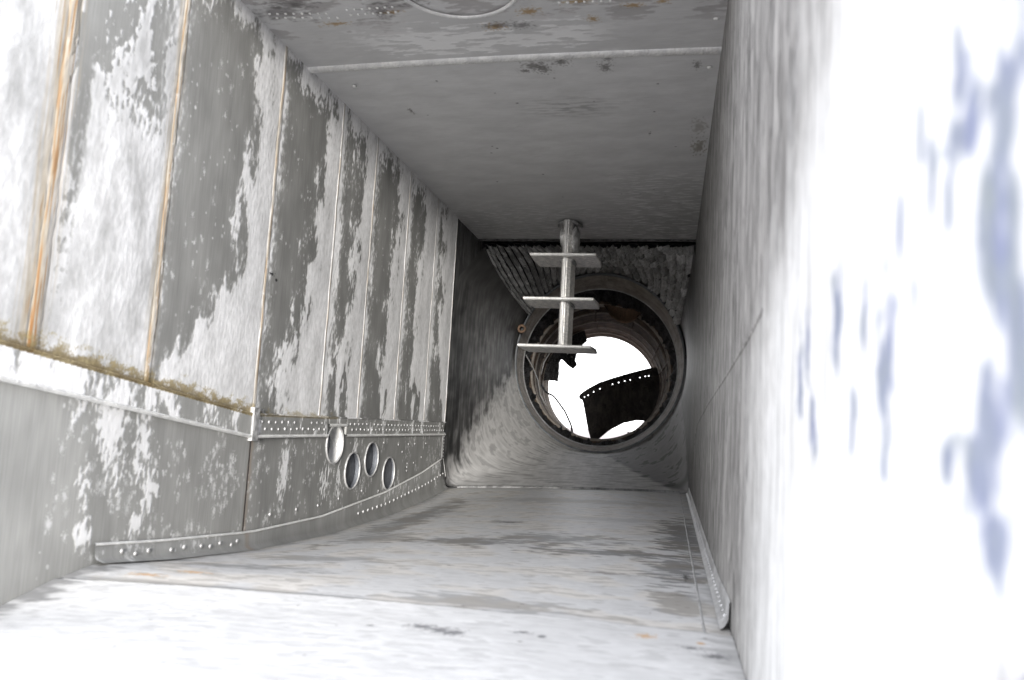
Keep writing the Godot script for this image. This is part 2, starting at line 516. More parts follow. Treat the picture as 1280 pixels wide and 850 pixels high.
func paint_near() -> StandardMaterial3D:
	var d := PackedByteArray(); d.resize(NW * NH * 3)
	var n1 := noise(51, 3)
	var n2 := noise(52, 4)
	# flaked patches: z, y, half width, half height, greyness
	var blobs := [[-0.291, 0.437, 0.008, 0.016, 0], [-0.282, 0.412, 0.020, 0.013, 0], [-0.251, 0.41, 0.011, 0.022, 0], [-0.259, 0.366, 0.015, 0.032, 0], [-0.247, 0.335, 0.012, 0.024, 0], [-0.267, 0.311, 0.015, 0.020, 0], [-0.275, 0.29, 0.020, 0.015, 0], [-0.307, 0.294, 0.009, 0.008, 0], [-0.499, 0.376, 0.013, 0.032, 0], [-0.385, 0.343, 0.012, 0.036, 0], [-0.322, 0.405, 0.004, 0.020, 0], [-0.304, 0.393, 0.004, 0.013, 0], [-0.365, 0.397, 0.005, 0.016, 0], [-0.577, 0.311, 0.013, 0.022, 0], [-0.40, 0.335, 0.006, 0.03, 0], [-0.43, 0.36, 0.006, 0.025, 0], [-0.455, 0.31, 0.007, 0.02, 0], [-0.345, 0.36, 0.004, 0.02, 0], [-0.392, 0.29, 0.005, 0.009, 0], [-0.601, 0.372, 0.011, 0.025, 0], [-0.635, 0.344, 0.011, 0.034, 0], [-0.268, 0.272, 0.012, 0.014, 0], [-0.336, 0.427, 0.004, 0.014, 0], [-0.235, 0.225, 0.03, 0.016, 1], [-0.24, 0.46, 0.010, 0.03, 0]]
	for py in NH:
		var y := 0.80 - NYL * (py + 0.5) / NH
		# where the primer gives out: a ragged front that leans back towards the top
		var front := -0.905 + 0.06 * ss(0.3, 0.45, y) + 0.34 * ss(0.38, 0.60, y) + 0.10 * ss(0.55, 0.8, y)
		for px in NW:
			var z := NZ0 - NZL * (px + 0.5) / NW
			var bare := streaks(z, y, n1, n2)
			var f := n2.get_noise_2d(z * 45.0, y * 22.0)
			var s := n1.get_noise_2d(z * 60.0, y * 2.5)
			var v := 0.0
			var grey := 0.0
			for q in blobs:
				var dz: float = (z - q[0]) / q[2]
				var dy: float = (y - q[1]) / q[3]
				var rr := dz * dz + dy * dy
				if rr < 6.0:
					var nv := ss(-0.25, 0.75, 1.2 - sqrt(rr) + f * 0.95)
					if nv > v:
						v = nv
						grey = q[4]
			var w := 0.83 + 0.04 * f - 0.16 * ss(0.05, 0.5, s + f * 0.3) * ss(-0.35, -0.7, z)
			var wr := lerpf(w, 0.49 + 0.05 * f, v)
			var wg := lerpf(w, lerpf(0.515, 0.485, grey) + 0.05 * f, v)
			var wb := lerpf(w * 0.995, lerpf(0.59, 0.50, grey) + 0.05 * s, v)
			var k := ss(-0.28, 0.12, z - front + s * 0.24 + f * 0.07)
			var o := (py * NW + px) * 3
			d[o] = int(clampf(lerpf(bare, wr, k), 0, 1) * 255)
			d[o + 1] = int(clampf(lerpf(bare * 0.99, wg, k), 0, 1) * 255)
			d[o + 2] = int(clampf(lerpf(bare * 0.975, wb, k), 0, 1) * 255)
	var m := metal("flaking_white_primer", 0.57, 0.12)
	m.albedo_texture = tex(d, NW, NH)
	return m

func streaks(z: float, y: float, n1: FastNoiseLite, n2: FastNoiseLite) -> float:
	var s := n1.get_noise_2d(z * 60.0, y * 2.5)
	var s2 := n1.get_noise_2d(z * 18.0 + 50.0, y * 1.2)
	var f := n2.get_noise_2d(z * 24.0, y * 9.0)
	return 0.61 + 0.15 * s + 0.10 * s2 + 0.05 * f - 0.28 * ss(0.08, 0.45, s + f * 0.7)

# ------------------------------------------------------------------ the round end
# section of the throat: a rectangle at its mouth that turns into the round engine tunnel
func throat(phi: float, t: float) -> Vector3:
	var deg := fposmod(rad_to_deg(phi), 360.0)
	# where along the duct this side of the rectangle ends
	var keys := [[0.0, -3.93], [40.0, -3.95], [47.0, -4.06], [135.0, -4.06], [150.0, -3.60], [165.0, -3.53], [220.0, -3.525], [225.0, -3.58], [315.0, -3.90], [320.0, -3.93], [360.0, -3.93]]
	var z0 := -3.93
	for k in keys.size() - 1:
		if deg >= keys[k][0] and deg <= keys[k + 1][0]:
			z0 = lerpf(keys[k][1], keys[k + 1][1], (deg - keys[k][0]) / (keys[k + 1][0] - keys[k][0]))
	var n := 2.0 / lerpf(0.05, 1.0, pow(t, 1.2))
	var c := cos(phi)
	var s := sin(phi)
	var big := maxf(absf(c), absf(s))
	var r := pow(pow(absf(c) / big, n) + pow(absf(s) / big, n), -1.0 / n) / big
	var half := Vector2(lerpf(0.585, 0.577, t), lerpf(0.65, 0.62, t))
	var low := -0.03 * (1.0 - t) * ss(0.2, -1.0, c) * (1.0 if s < 0 else 0.0)
	return Vector3(lerpf(-0.485, -0.487, t) + half.x * c * r, lerpf(0.65, 0.755, t) + half.y * s * r + low, lerpf(z0, -5.05, t))

const TW := 896
const TH := 256
func paint_throat() -> StandardMaterial3D:
	# laid out by angle (135 to 405 degrees) and by depth
	var d := PackedByteArray(); d.resize(TW * TH * 3)
	var hg := PackedByteArray(); hg.resize(TW * TH)
	var n1 := noise(141, 3)
	var n2 := noise(142, 4)
	for py in TH:
		var t := (py + 0.5) / TH
		for px in TW:
			var a := 135.0 + 270.0 * (px + 0.5) / TW
			var st := n1.get_noise_2d(a * 0.045, t * 26.0)
			var mo := n2.get_noise_2d(a * 0.09, t * 7.0)
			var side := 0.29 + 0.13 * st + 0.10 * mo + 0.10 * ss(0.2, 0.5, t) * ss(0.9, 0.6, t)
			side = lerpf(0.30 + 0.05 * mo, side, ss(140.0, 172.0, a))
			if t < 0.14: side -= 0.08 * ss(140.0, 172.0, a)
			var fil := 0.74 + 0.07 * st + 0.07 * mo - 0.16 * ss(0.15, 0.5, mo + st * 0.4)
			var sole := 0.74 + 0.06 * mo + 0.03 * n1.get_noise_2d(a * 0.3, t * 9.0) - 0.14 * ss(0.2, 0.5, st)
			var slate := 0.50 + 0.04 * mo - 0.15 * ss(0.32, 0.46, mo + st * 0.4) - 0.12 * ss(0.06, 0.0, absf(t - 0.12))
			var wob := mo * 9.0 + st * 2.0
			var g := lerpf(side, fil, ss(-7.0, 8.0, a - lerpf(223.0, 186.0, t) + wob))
			g = lerpf(g, sole, ss(-2.0, 3.0, a - lerpf(227.0, 238.0, t) + wob * 0.4))
			g = lerpf(g, slate, ss(-1.5, 1.5, a - lerpf(314.0, 276.0, t) + wob * 0.15))
			g = lerpf(g, 0.36 + 0.10 * st, ss(-1.0, 1.5, a - lerpf(316.0, 340.0, t)))
			var o := py * TW + px
			d[o * 3] = int(clampf(g, 0, 1) * 255); d[o * 3 + 1] = int(clampf(g * 0.995, 0, 1) * 255); d[o * 3 + 2] = int(clampf(g * 0.99, 0, 1) * 255)
			hg[o] = int(clampf(0.5 + st * 0.2 + mo * 0.2, 0, 1) * 255)
	var m := metal("scoured_throat_metal", 0.58, 0.1)
	m.albedo_texture = tex(d, TW, TH)
	m.normal_enabled = true
	m.normal_texture = bump(hg, TW, TH, 0.5)
	return m

func throat_patch(a0: float, b0: float, a1: float, b1: float, n: int, out := 0.0) -> SurfaceTool:
	var st := begin()
	grid(st, n, 16, func(u: float, v: float):
		var t: float = v
		var ph := deg_to_rad(lerpf(lerpf(a0, a1, t), lerpf(b0, b1, t), u))
		var p := throat(ph, t)
		if out != 0.0:
			p += Vector3(p.x + 0.486, p.y - 0.7, 0).normalized() * out
		return [p, Vector2((rad_to_deg(ph) - 135.0) / 270.0, t)])
	return done(st, true)

# axis and half axes of the tunnel at a depth
func tunnel(z: float, phi: float, r: float) -> Vector3:
	var k := (-5.05 - z) / 2.25
	var c := Vector2(-0.488, 0.740).lerp(Vector2(-0.667, 0.680), clampf(k, 0, 1.2))
	return Vector3(c.x + r * cos(phi), c.y + r * sin(phi) * lerpf(1.06, 0.97, clampf(k * 3.0, 0, 1)), z)

func lathe(profile: Array, n := 72, a := 0.0, b := 360.0, wob := 0.0, s := 3) -> SurfaceTool:
	var st := begin()
	var nn := noise(s, 3)
	grid(st, n, profile.size() - 1, func(u: float, v: float):
		var q: Vector2 = profile[int(round(v * (profile.size() - 1)))]
		var ph := deg_to_rad(lerpf(a, b, u))
		var r := q.y
		if wob > 0.0:
			r += wob * nn.get_noise_3d(cos(ph) * 9.0, sin(ph) * 9.0, q.x * 12.0)
		return [tunnel(q.x, ph, r), Vector2(u, v)])
	return done(st)

# ------------------------------------------------------------------ build
func _ready() -> void:
	rng.seed = 2015
	# --- camera
	var cam := Camera3D.new()
	cam.name = "camera"
	var right := Vector3(0.97731123, 0.05458424, -0.20465414)
	var up := Vector3(-0.03053833, 0.99244072, 0.11886478)
	var back := Vector3(0.20959525, -0.10991809, 0.97159037)
	cam.transform = Transform3D(Basis(right, up, back), Vector3(0, 0.30, 0))
	var lens := CameraAttributesPhysical.new()
	lens.frustum_focal_length = 26.55
	lens.frustum_focus_distance = 3.2
	lens.frustum_near = 0.02
	lens.frustum_far = 4000.0
	lens.exposure_aperture = 4.5
	lens.auto_exposure_enabled = false
	cam.attributes = lens
	cam.fov = 48.66
	cam.near = 0.02
	cam.far = 4000.0
	add_child(cam)
	cam.current = true
	# --- sky and exposure
	var sky_mat := ProceduralSkyMaterial.new()
	sky_mat.sky_top_color = Color(0.88, 0.89, 0.92)
	sky_mat.sky_horizon_color = Color(0.96, 0.96, 0.96)
	sky_mat.sky_curve = 0.2
	sky_mat.ground_horizon_color = Color(0.8, 0.8, 0.8)
	sky_mat.ground_bottom_color = Color(0.6, 0.6, 0.6)
	sky_mat.sun_angle_max = 2.0
	var sky := Sky.new()
	sky.sky_material = sky_mat
	var env := Environment.new()
	env.background_mode = Environment.BG_SKY
	env.sky = sky
	env.tonemap_mode = Environment.TONE_MAPPER_LINEAR
	env.tonemap_exposure = 5.5
	env.sdfgi_enabled = true
	env.ssao_enabled = true
	env.ssil_enabled = true
	var we := WorldEnvironment.new()
	we.name = "world_environment"
	we.environment = env
	add_child(we)
	# --- sun behind thin cloud, low ahead of the aircraft, shining down the duct
	var sun := DirectionalLight3D.new()
	sun.name = "sun"
	sun.light_energy = 0.5
	sun.light_color = Color(1.0, 0.985, 0.96)
	sun.light_angular_distance = 12.0
	sun.shadow_enabled = true
	add_child(sun)
	sun.look_at_from_position(Vector3.ZERO, Vector3(-0.20, -0.10, -1.0), Vector3.UP)

	M.left = paint_left()
	M.ceiling = paint_ceiling()
	M.floor = paint_floor()
	M.right = paint_right()
	M.throat = paint_throat()
	M.near = paint_near()
	M.bare = mottled("bare_grey_metal", Color(0.56, 0.56, 0.56), Color(0.74, 0.74, 0.74), 71, Vector2(0.6, 1.4), 0.35, 0.45, 0.3)
	M.bright = mottled("bright_worn_metal", Color(0.82, 0.82, 0.82), Color(0.92, 0.92, 0.91), 72, Vector2(0.8, 0.8), 0.2, 0.4, 0.3)
	M.sooty = mottled("sooty_streaked_metal", Color(0.20, 0.20, 0.20), Color(0.40, 0.40, 0.40), 73, Vector2(3.2, 0.35), 0.6, 0.6, 0.15)
	M.fillet = mottled("scoured_grey_metal", Color(0.36, 0.36, 0.36), Color(0.66, 0.66, 0.66), 74, Vector2(1.2, 0.9), 0.5, 0.55, 0.15)
	M.shingle = mottled("crinkled_grey_foil", Color(0.55, 0.55, 0.55), Color(0.80, 0.80, 0.80), 75, Vector2(1.2, 1.2), 0.16, 0.5, 0.3, 5.0)
	M.shingle_dark = mottled("crinkled_dark_foil", Color(0.44, 0.44, 0.44), Color(0.70, 0.70, 0.70), 76, Vector2(1.2, 1.2), 0.13, 0.5, 0.3, 5.0)
	M.shingle_pale = mottled("crinkled_pale_foil", Color(0.66, 0.66, 0.66), Color(0.86, 0.86, 0.86), 85, Vector2(1.2, 1.2), 0.14, 0.5, 0.3, 5.0)
	M.slate = mottled("slate_streaked_metal", Color(0.30, 0.31, 0.32), Color(0.42, 0.43, 0.44), 86, Vector2(0.6, 1.2), 0.5, 0.55, 0.15)
	M.brown = mottled("heat_browned_metal", Color(0.46, 0.435, 0.41), Color(0.64, 0.61, 0.58), 77, Vector2(0.7, 1.5), 0.5, 0.65, 0.0)
	M.brown_dark = mottled("dark_browned_metal", Color(0.22, 0.20, 0.19), Color(0.44, 0.38, 0.33), 78, Vector2(0.7, 1.5), 0.4, 0.8, 0.0)
	M.brown.metallic_specular = 0.25
	M.brown_dark.metallic_specular = 0.12
	M.charcoal = mottled("scorched_sheet", Color(0.13, 0.12, 0.12), Color(0.24, 0.225, 0.21), 87, Vector2(0.8, 0.8), 0.5, 0.7, 0.1)
	M.black = mottled("charred_lining", Color(0.08, 0.08, 0.085), Color(0.32, 0.32, 0.33), 79, Vector2(1.6, 1.6), 0.2, 0.7, 0.2, 6.0)
	M.rake = mottled("weathered_steel", Color(0.70, 0.70, 0.70), Color(0.90, 0.89, 0.87), 80, Vector2(0.8, 1.6), 0.16, 0.45, 0.3)
	M.hull = mottled("grey_aircraft_skin", Color(0.42, 0.44, 0.46), Color(0.5, 0.52, 0.54), 81, Vector2(0.8, 0.8), 1.5, 0.5, 0.1)
	M.rust = mottled("rusty_steel", Color(0.38, 0.31, 0.26), Color(0.54, 0.44, 0.36), 82, Vector2(1.0, 1.0), 0.1, 0.7, 0.2)
	M.pane = mottled("dull_bluish_cap", Color(0.34, 0.35, 0.375), Color(0.42, 0.43, 0.45), 83, Vector2(1.0, 1.0), 0.1, 0.5, 0.2)
	M.ground = mottled("pale_concrete", Color(0.46, 0.43, 0.425), Color(0.54, 0.51, 0.50), 84, Vector2(1.0, 1.0), 6.0, 0.9, 0.0)

	build_outside()
	build_left_wall()
	build_ceiling()
	build_floor()
	build_right_wall()
	build_throat()
	build_tunnel()
	build_rake()
	build_wreckage()

func build_outside() -> void:
	var st := begin()
	grid(st, 8, 8, func(u: float, v: float): return [Vector3((u - 0.5) * 3000.0, -1.9, (v - 0.5) * 3000.0), Vector2(u, v)])
	var g := part("ground", done(st), M.ground, self)
	tag(g, "pale concrete ground seen through the far round opening", "ground", "", "structure")
	# the aircraft's own skin round the duct, open at both ends
	var hull := thing("aircraft_skin", "grey outer aircraft skin that encloses the whole intake duct", "aircraft skin")
	st = begin(); box(st, Vector3(-1.45, 1.62, -7.25), Vector3(0.46, 1.65, -1.30)); part("top_skin", done(st), M.hull, hull)
	st = begin(); box(st, Vector3(-1.45, -0.36, -7.25), Vector3(0.46, -0.33, 0.12)); part("belly_skin", done(st), M.hull, hull)
	st = begin(); box(st, Vector3(-1.45, -0.33, -7.25), Vector3(-1.42, 1.62, -0.90)); part("side_skin", done(st), M.hull, hull)
	st = begin(); box(st, Vector3(0.43, -0.33, -7.25), Vector3(0.46, 1.62, 0.62)); part("side_skin", done(st), M.hull, hull)
	# front lips between the skin and the duct walls
	st = begin(); box(st, Vector3(-1.42, -0.33, -0.93), Vector3(-1.085, 1.62, -0.90)); part("front_lip", done(st), M.hull, hull)
	st = begin(); box(st, Vector3(-1.42, 1.322, -1.33), Vector3(0.43, 1.62, -1.302)); part("front_lip", done(st), M.hull, hull)
	st = begin(); box(st, Vector3(-1.42, -0.33, 0.06), Vector3(0.43, -0.105, 0.09)); part("front_lip", done(st), M.hull, hull)
	st = begin(); box(st, Vector3(0.125, -0.105, 0.57), Vector3(0.43, 1.322, 0.60)); part("front_lip", done(st), M.hull, hull)
	# bulkhead round the tail end of the tunnel
	st = begin()
	grid(st, 72, 1, func(u: float, v: float):
		var ph: float = u * TAU
		var p := tunnel(-7.24, ph, 0.55)
		if v > 0.5:
			var c := Vector2(cos(ph), sin(ph))
			var k := minf(0.94 / maxf(absf(c.x), 0.001), 0.98 / maxf(absf(c.y), 0.001))
			p = Vector3(-0.495 + c.x * k, 0.645 + c.y * k, -7.24)
		return [p, Vector2(u, v)])
	part("tail_bulkhead", done(st), M.hull, hull)

func wall_quad_grid(x: float, z0: float, z1: float, ylo: Callable, yhi: Callable, nz: int, ny: int, uvf: Callable, thick: float, bulge := 0.0) -> SurfaceTool:
	# a plate that faces +x with rolled edges: front sheet and the returns round it
	var st := begin()
	var ring := [-0.008, -0.0, 0.0015, 0.006]
	var along := func(k: int, n: int, length: float) -> float:
		# distance from the plate's start of the k-th of n + 9 grid lines
		if k < 4: return ring[k]
		if k > n + 4: return length - ring[n + 8 - k]
		return lerpf(0.006, length - 0.006, float(k - 3) / (n + 2))
	var len_z := absf(z1 - z0)
	grid(st, nz + 8, ny + 8, func(u: float, v: float):
		var ku := int(round(u * (nz + 8)))
		var kv := int(round(v * (ny + 8)))
		var dz: float = along.call(ku, nz, len_z)
		var z := lerpf(z0, z1, clampf(dz / len_z, 0, 1))
		var lo: float = ylo.call(z)
		var hi: float = yhi.call(z)
		var dy: float = along.call(kv, ny, hi - lo)
		var y := hi - clampf(dy, 0, hi - lo)
		var edge: int = mini(mini(ku, nz + 8 - ku), mini(kv, ny + 8 - kv))
		var px := x + bulge * sin(clampf(dz / len_z, 0, 1) * PI) * sin(clampf(dy / (hi - lo), 0, 1) * PI)
		if edge == 0: px = x - thick
		elif edge == 1: px = x - 0.0012
		var p := Vector3(px, y, z)
		return [p, uvf.call(p)])
	return done(st, true)

func floor_edge(z: float) -> float:
	# height of the seam between left wall and floor
	var k := [[-0.8, -0.06], [-1.08, -0.05], [-1.27, -0.008], [-1.48, -0.035], [-1.83, -0.066], [-2.25, -0.084], [-2.8, -0.080], [-3.3, -0.055], [-3.58, -0.03]]
	for i in k.size() - 1:
		if z <= k[i][0] and z >= k[i + 1][0]:
			return lerpf(k[i][1], k[i + 1][1], (z - k[i][0]) / (k[i + 1][0] - k[i][0]))
	return -0.06 if z > -0.8 else -0.03

func flange_top(z: float) -> float:
	var k := [[-1.27, 0.028], [-1.47, 0.008], [-1.83, -0.019], [-2.24, -0.023], [-2.78, 0.011], [-3.2, 0.062], [-3.56, 0.126]]
	for i in k.size() - 1:
		if z <= k[i][0] and z >= k[i + 1][0]:
			return lerpf(k[i][1], k[i + 1][1], (z - k[i][0]) / (k[i + 1][0] - k[i][0]))
	return 0.028

func build_left_wall() -> void:
	var w := thing("left_wall", "left duct wall of grey panels with white corrosion and rusty seams", "wall", Vector3(XL, 0, -2.2))
	var top := func(_z: float): return 1.312
	# upper panels between the vertical seams; the foremost one rises to the swept intake lip
	for i in 8:
		var z0: float = SEAMS[i]
		var z1: float = SEAMS[i + 1]
		if i == 0:
			z0 = -0.86
		var st := wall_quad_grid(XL, z0 - 0.001, z1 + 0.001, func(z: float): return rail_top(z) - 0.02, top, 6, 16, uv_left, 0.008, 0.004 if i > 0 else 0.0)
		part("panel", st, M.left, w)
	var lipst := wall_quad_grid(XL, -0.46, -0.859, func(z: float): return 0.62 + clampf((z + 0.859) * 0.45, 0, 1), top, 6, 6, uv_left, 0.008)
	part("lip_panel", lipst, M.left, w)
	# seam beads
	for k in range(1, 9):
		var st := begin()
		var path := []
		var nn := noise(90 + k, 2)
		for j in 41:
			var y: float = lerpf(rail_top(SEAMS[k]) - 0.01, 1.305, j / 40.0)
			path.append(Vector3(XL, y, SEAMS[k] + 0.0035 * nn.get_noise_1d(y * 9.0)))
		bead(st, path, Vector3(1, 0, 0), [0, 0.030, 0.022, 0.018, 0.014, 0.014, 0.014, 0.014, 0.016][k], [0, 0.0026, 0.0024, 0.0028, 0.0026, 0.0026, 0.0026, 0.0026, 0.003][k], 0, uv_left)
		var lab: String = ["", "orange rusty seam", "tan rusty seam", "", "", "", "", "", ""][k]
		part("seam", done(st, true), M.left, w, lab)
	# the sill rail: front length falls, rear length level
	for seg in [[-0.86, -1.788], [-1.80, -2.236], [-2.238, -2.372], [-2.374, -3.515]]:
		var drop := 0.019 if seg[0] == -2.238 else 0.053
		var st := wall_quad_grid(XL + 0.007, seg[0], seg[1], func(z: float): return rail_top(z) - drop, rail_top, 20, 2, uv_left, 0.012)
		var rail := part("sill_rail", st, M.left, w)
		st = begin()
		var path := []
		for j in 31:
			var z := lerpf(seg[0], seg[1], j / 30.0)
			path.append(Vector3(XL + 0.004, rail_top(z) - drop - 0.003, z))
		bead(st, path, Vector3(1, 0, 0), 0.010, 0.009, 0, uv_left)
		part("lower_lip", done(st), M.bright, rail)
		st = begin()
		path = []
		for j in 31:
			var z := lerpf(seg[0], seg[1], j / 30.0)
			path.append(Vector3(XL + 0.004, rail_top(z) + 0.002, z))
		bead(st, path, Vector3(1, 0, 0), 0.007, 0.006, 0, uv_left)
		part("upper_lip", done(st, true), M.left, rail)
		if seg[0] < -1.5:
			st = begin()
			var count := 0
			for j in 47:
				var z := -1.835 - j * 0.0355
				if z > seg[0] - 0.004 or z < seg[1] + 0.022:
					continue
				count += 1
				if rng.randf() > 0.06: rivet(st, Vector3(XL + 0.007, 0.268 + rng.randf_range(-0.001, 0.001), z), Vector3(1, 0, 0), rng.randf_range(0.0038, 0.0052))
				if rng.randf() > 0.06: rivet(st, Vector3(XL + 0.007, 0.249 + rng.randf_range(-0.001, 0.001), z - 0.0177), Vector3(1, 0, 0), rng.randf_range(0.0038, 0.0052))
			if drop < 0.05 or count == 0:
				continue
			part("rivets", done(st), M.bare, rail).set_meta("kind", "stuff")
	# butt strap where the two rail lengths meet
	var st2 := begin()
	box(st2, Vector3(XL - 0.004, 0.218, -1.812), Vector3(XL + 0.012, 0.305, -1.784))
	part("butt_strap", done(st2), M.bare, w)
	# lower panels, the rear one pierced by four round holes
	var lo := func(z: float): return floor_edge(z) - 0.01
	var hi := func(z: float): return rail_top(z) - 0.012
	part("lower_panel", wall_quad_grid(XL, -0.86, -1.800, lo, hi, 14, 5, uv_left, 0.008), M.left, w)
	var holes := [[-2.305, 0.201], [-2.462, 0.108], [-2.627, 0.141], [-2.811, 0.080]]
	var cuts := [-2.225, -2.3835, -2.5445, -2.719, -2.90]
	var rear := begin()
	var start := 0
	for seg in [[-1.802, cuts[0], 6], [cuts[4], -3.52, 8]]:
		start = grid(rear, seg[2], 5, func(u: float, v: float):
			var z := lerpf(seg[0], seg[1], u)
			var p := Vector3(XL, lerpf(hi.call(z), lo.call(z), v), z)
			return [p, uv_left(p)], start)
	var HR := 0.062
	for k in 4:
		var cz: float = holes[k][0]
		var cy: float = holes[k][1]
		# angles round the hole, with those of the four corners of its bay among them
		var top_y: float = hi.call(cz)
		var low_y: float = floor_edge(cz) - 0.01
		var angs := []
		for j in 48:
			angs.append(TAU * j / 48.0 + 0.01)
		for q in [[cuts[k], top_y], [cuts[k + 1], top_y], [cuts[k], low_y], [cuts[k + 1], low_y]]:
			angs.append(fposmod(atan2(q[1] - cy, q[0] - cz), TAU))
		angs.sort()
		angs.append(angs[0] + TAU)
		start = grid(rear, angs.size() - 1, 3, func(u: float, v: float):
			var t: float = angs[angs.size() - 1 - int(round(u * (angs.size() - 1)))]
			var c := Vector2(cos(t), sin(t))
			var ex := INF
			if c.x > 0.0001: ex = (cuts[k] - cz) / c.x
			elif c.x < -0.0001: ex = (cuts[k + 1] - cz) / c.x
			var ey := INF
			if c.y > 0.0001: ey = (top_y - cy) / c.y
			elif c.y < -0.0001: ey = (low_y - cy) / c.y
			var r := lerpf(minf(ex, ey), HR, v)
			var z := cz + c.x * r
			var y := cy + c.y * r
			var p := Vector3(XL, y, z)
			return [p, uv_left(p)], start)
	part("lower_panel", done(rear, true), M.left, w)
	var backing := wall_quad_grid(XL - 0.05, -1.79, -3.53, func(_z: float): return -0.1, func(_z: float): return 0.30, 4, 2, uv_left, 0.004)
	part("backing_plate", backing, M.sooty, w)
	for k in 4:
		var cz: float = holes[k][0]
		var cy: float = holes[k][1]
		var deep: float = [0.045, 0.016, 0.020, 0.008][k]
		var port := begin()
		grid(port, 40, 1, func(u: float, v: float):
			var t: float = u * TAU
			return [Vector3(XL + 0.001 - v * deep, cy + sin(t) * HR, cz + cos(t) * HR), Vector2(u, v)])
		var sleeve := part("drain_port", done(port), M.bright if k == 0 else M.pane, w, ["round port with a bright sleeve", "", "", "round port nearly closed by its cap"][k])
		var rim := begin()
		var cap := begin()
		grid(rim, 40, 8, func(u: float, v: float):
			var t: float = u * TAU
			var a: float = v * TAU
			var rr := HR + 0.0032 * cos(a)
			return [Vector3(XL + 0.002 + 0.0032 * sin(a), cy + sin(t) * rr, cz + cos(t) * rr), Vector2(u, v)])
		part("rim", done(rim), M.bare, sleeve)
		grid(cap, 40, 3, func(u: float, v: float):
			var t: float = u * TAU
			return [Vector3(XL - deep + 0.004 * v, cy + sin(t) * HR * (1 - v), cz + cos(t) * HR * (1 - v)), Vector2(u, v)])
		part("cap", done(cap), M.pane, sleeve)
	# angle iron along the foot of the wall
	var fl := begin()
	grid(fl, 40, 4, func(u: float, v: float):
		var z := lerpf(-1.272, -3.56, u)
		var x: float = XL + [0.002, 0.009, 0.011, 0.015, 0.030][int(round(v * 4))]
		var y: float = lerpf(flange_top(z), floor_edge(z) + 0.004, [0.0, 0.0, 0.7, 0.86, 1.0][int(round(v * 4))])
		var p := Vector3(x, y, z)
		return [p, uv_left(p)])
	quad(fl, Vector3(XL, 0.028, -1.2715), Vector3(XL + 0.009, 0.028, -1.2715), Vector3(XL + 0.028, -0.006, -1.2715), Vector3(XL, -0.006, -1.2715))
	var foot := part("foot_angle", done(fl, true), M.left, w)
	var lipb := begin()
	var lp := []
	for j in 41:
		var z := lerpf(-1.272, -3.56, j / 40.0)
		lp.append(Vector3(XL + 0.006, flange_top(z), z))
	bead(lipb, lp, Vector3(1, 0, 0), 0.006, 0.006, 0, uv_left)
	part("upper_lip", done(lipb), M.bright, foot)
	var rv := begin()
	for z in [-1.345, -1.385, -1.425, -1.50, -1.545, -1.61, -1.645, -1.685, -1.735, -1.76]:
		rivet(rv, Vector3(XL + 0.0105, lerpf(flange_top(z), floor_edge(z), 0.5 + 0.1 * sin(z * 90.0)), z), Vector3(1, 0, 0), 0.0055)
	for j in 24:
		var z := -2.52 - j * 0.043
		rivet(rv, Vector3(XL + 0.0105, lerpf(flange_top(z), floor_edge(z), 0.48), z), Vector3(1, 0, 0), rng.randf_range(0.0055, 0.0072))
	for z in [-1.93, -2.08, -2.22, -2.37, -2.56]:
		rivet(rv, Vector3(XL, flange_top(z) + 0.035, z), Vector3(1, 0, 0), 0.0055)
	part("rivets", done(rv), M.bare, foot).set_meta("kind", "stuff")
	var rv2 := begin()
	for j in 12:
		rivet(rv2, Vector3(XL + 0.006, 0.235 - j * 0.0155, -3.505), Vector3(1, 0, 0), 0.0045)
	for q in [[-3.02, 0.19], [-3.1, 0.19], [-3.25, 0.19], [-3.02, 0.11], [-3.02, 0.095], [-3.02, 0.08], [-3.1, 0.11], [-2.72, 0.02], [-2.74, 0.2], [-2.9, 0.19], [-3.2, 0.13], [-2.95, 0.16]]:
		rivet(rv2, Vector3(XL, q[1], q[0]), Vector3(1, 0, 0), 0.0045)
	part("rivets", done(rv2), M.bare, w).set_meta("kind", "stuff")
	var es := begin()
	box(es, Vector3(XL - 0.004, 0.10, -3.532), Vector3(XL + 0.007, 0.29, -3.496))
	part("edge_strip", done(es), M.sooty, w)

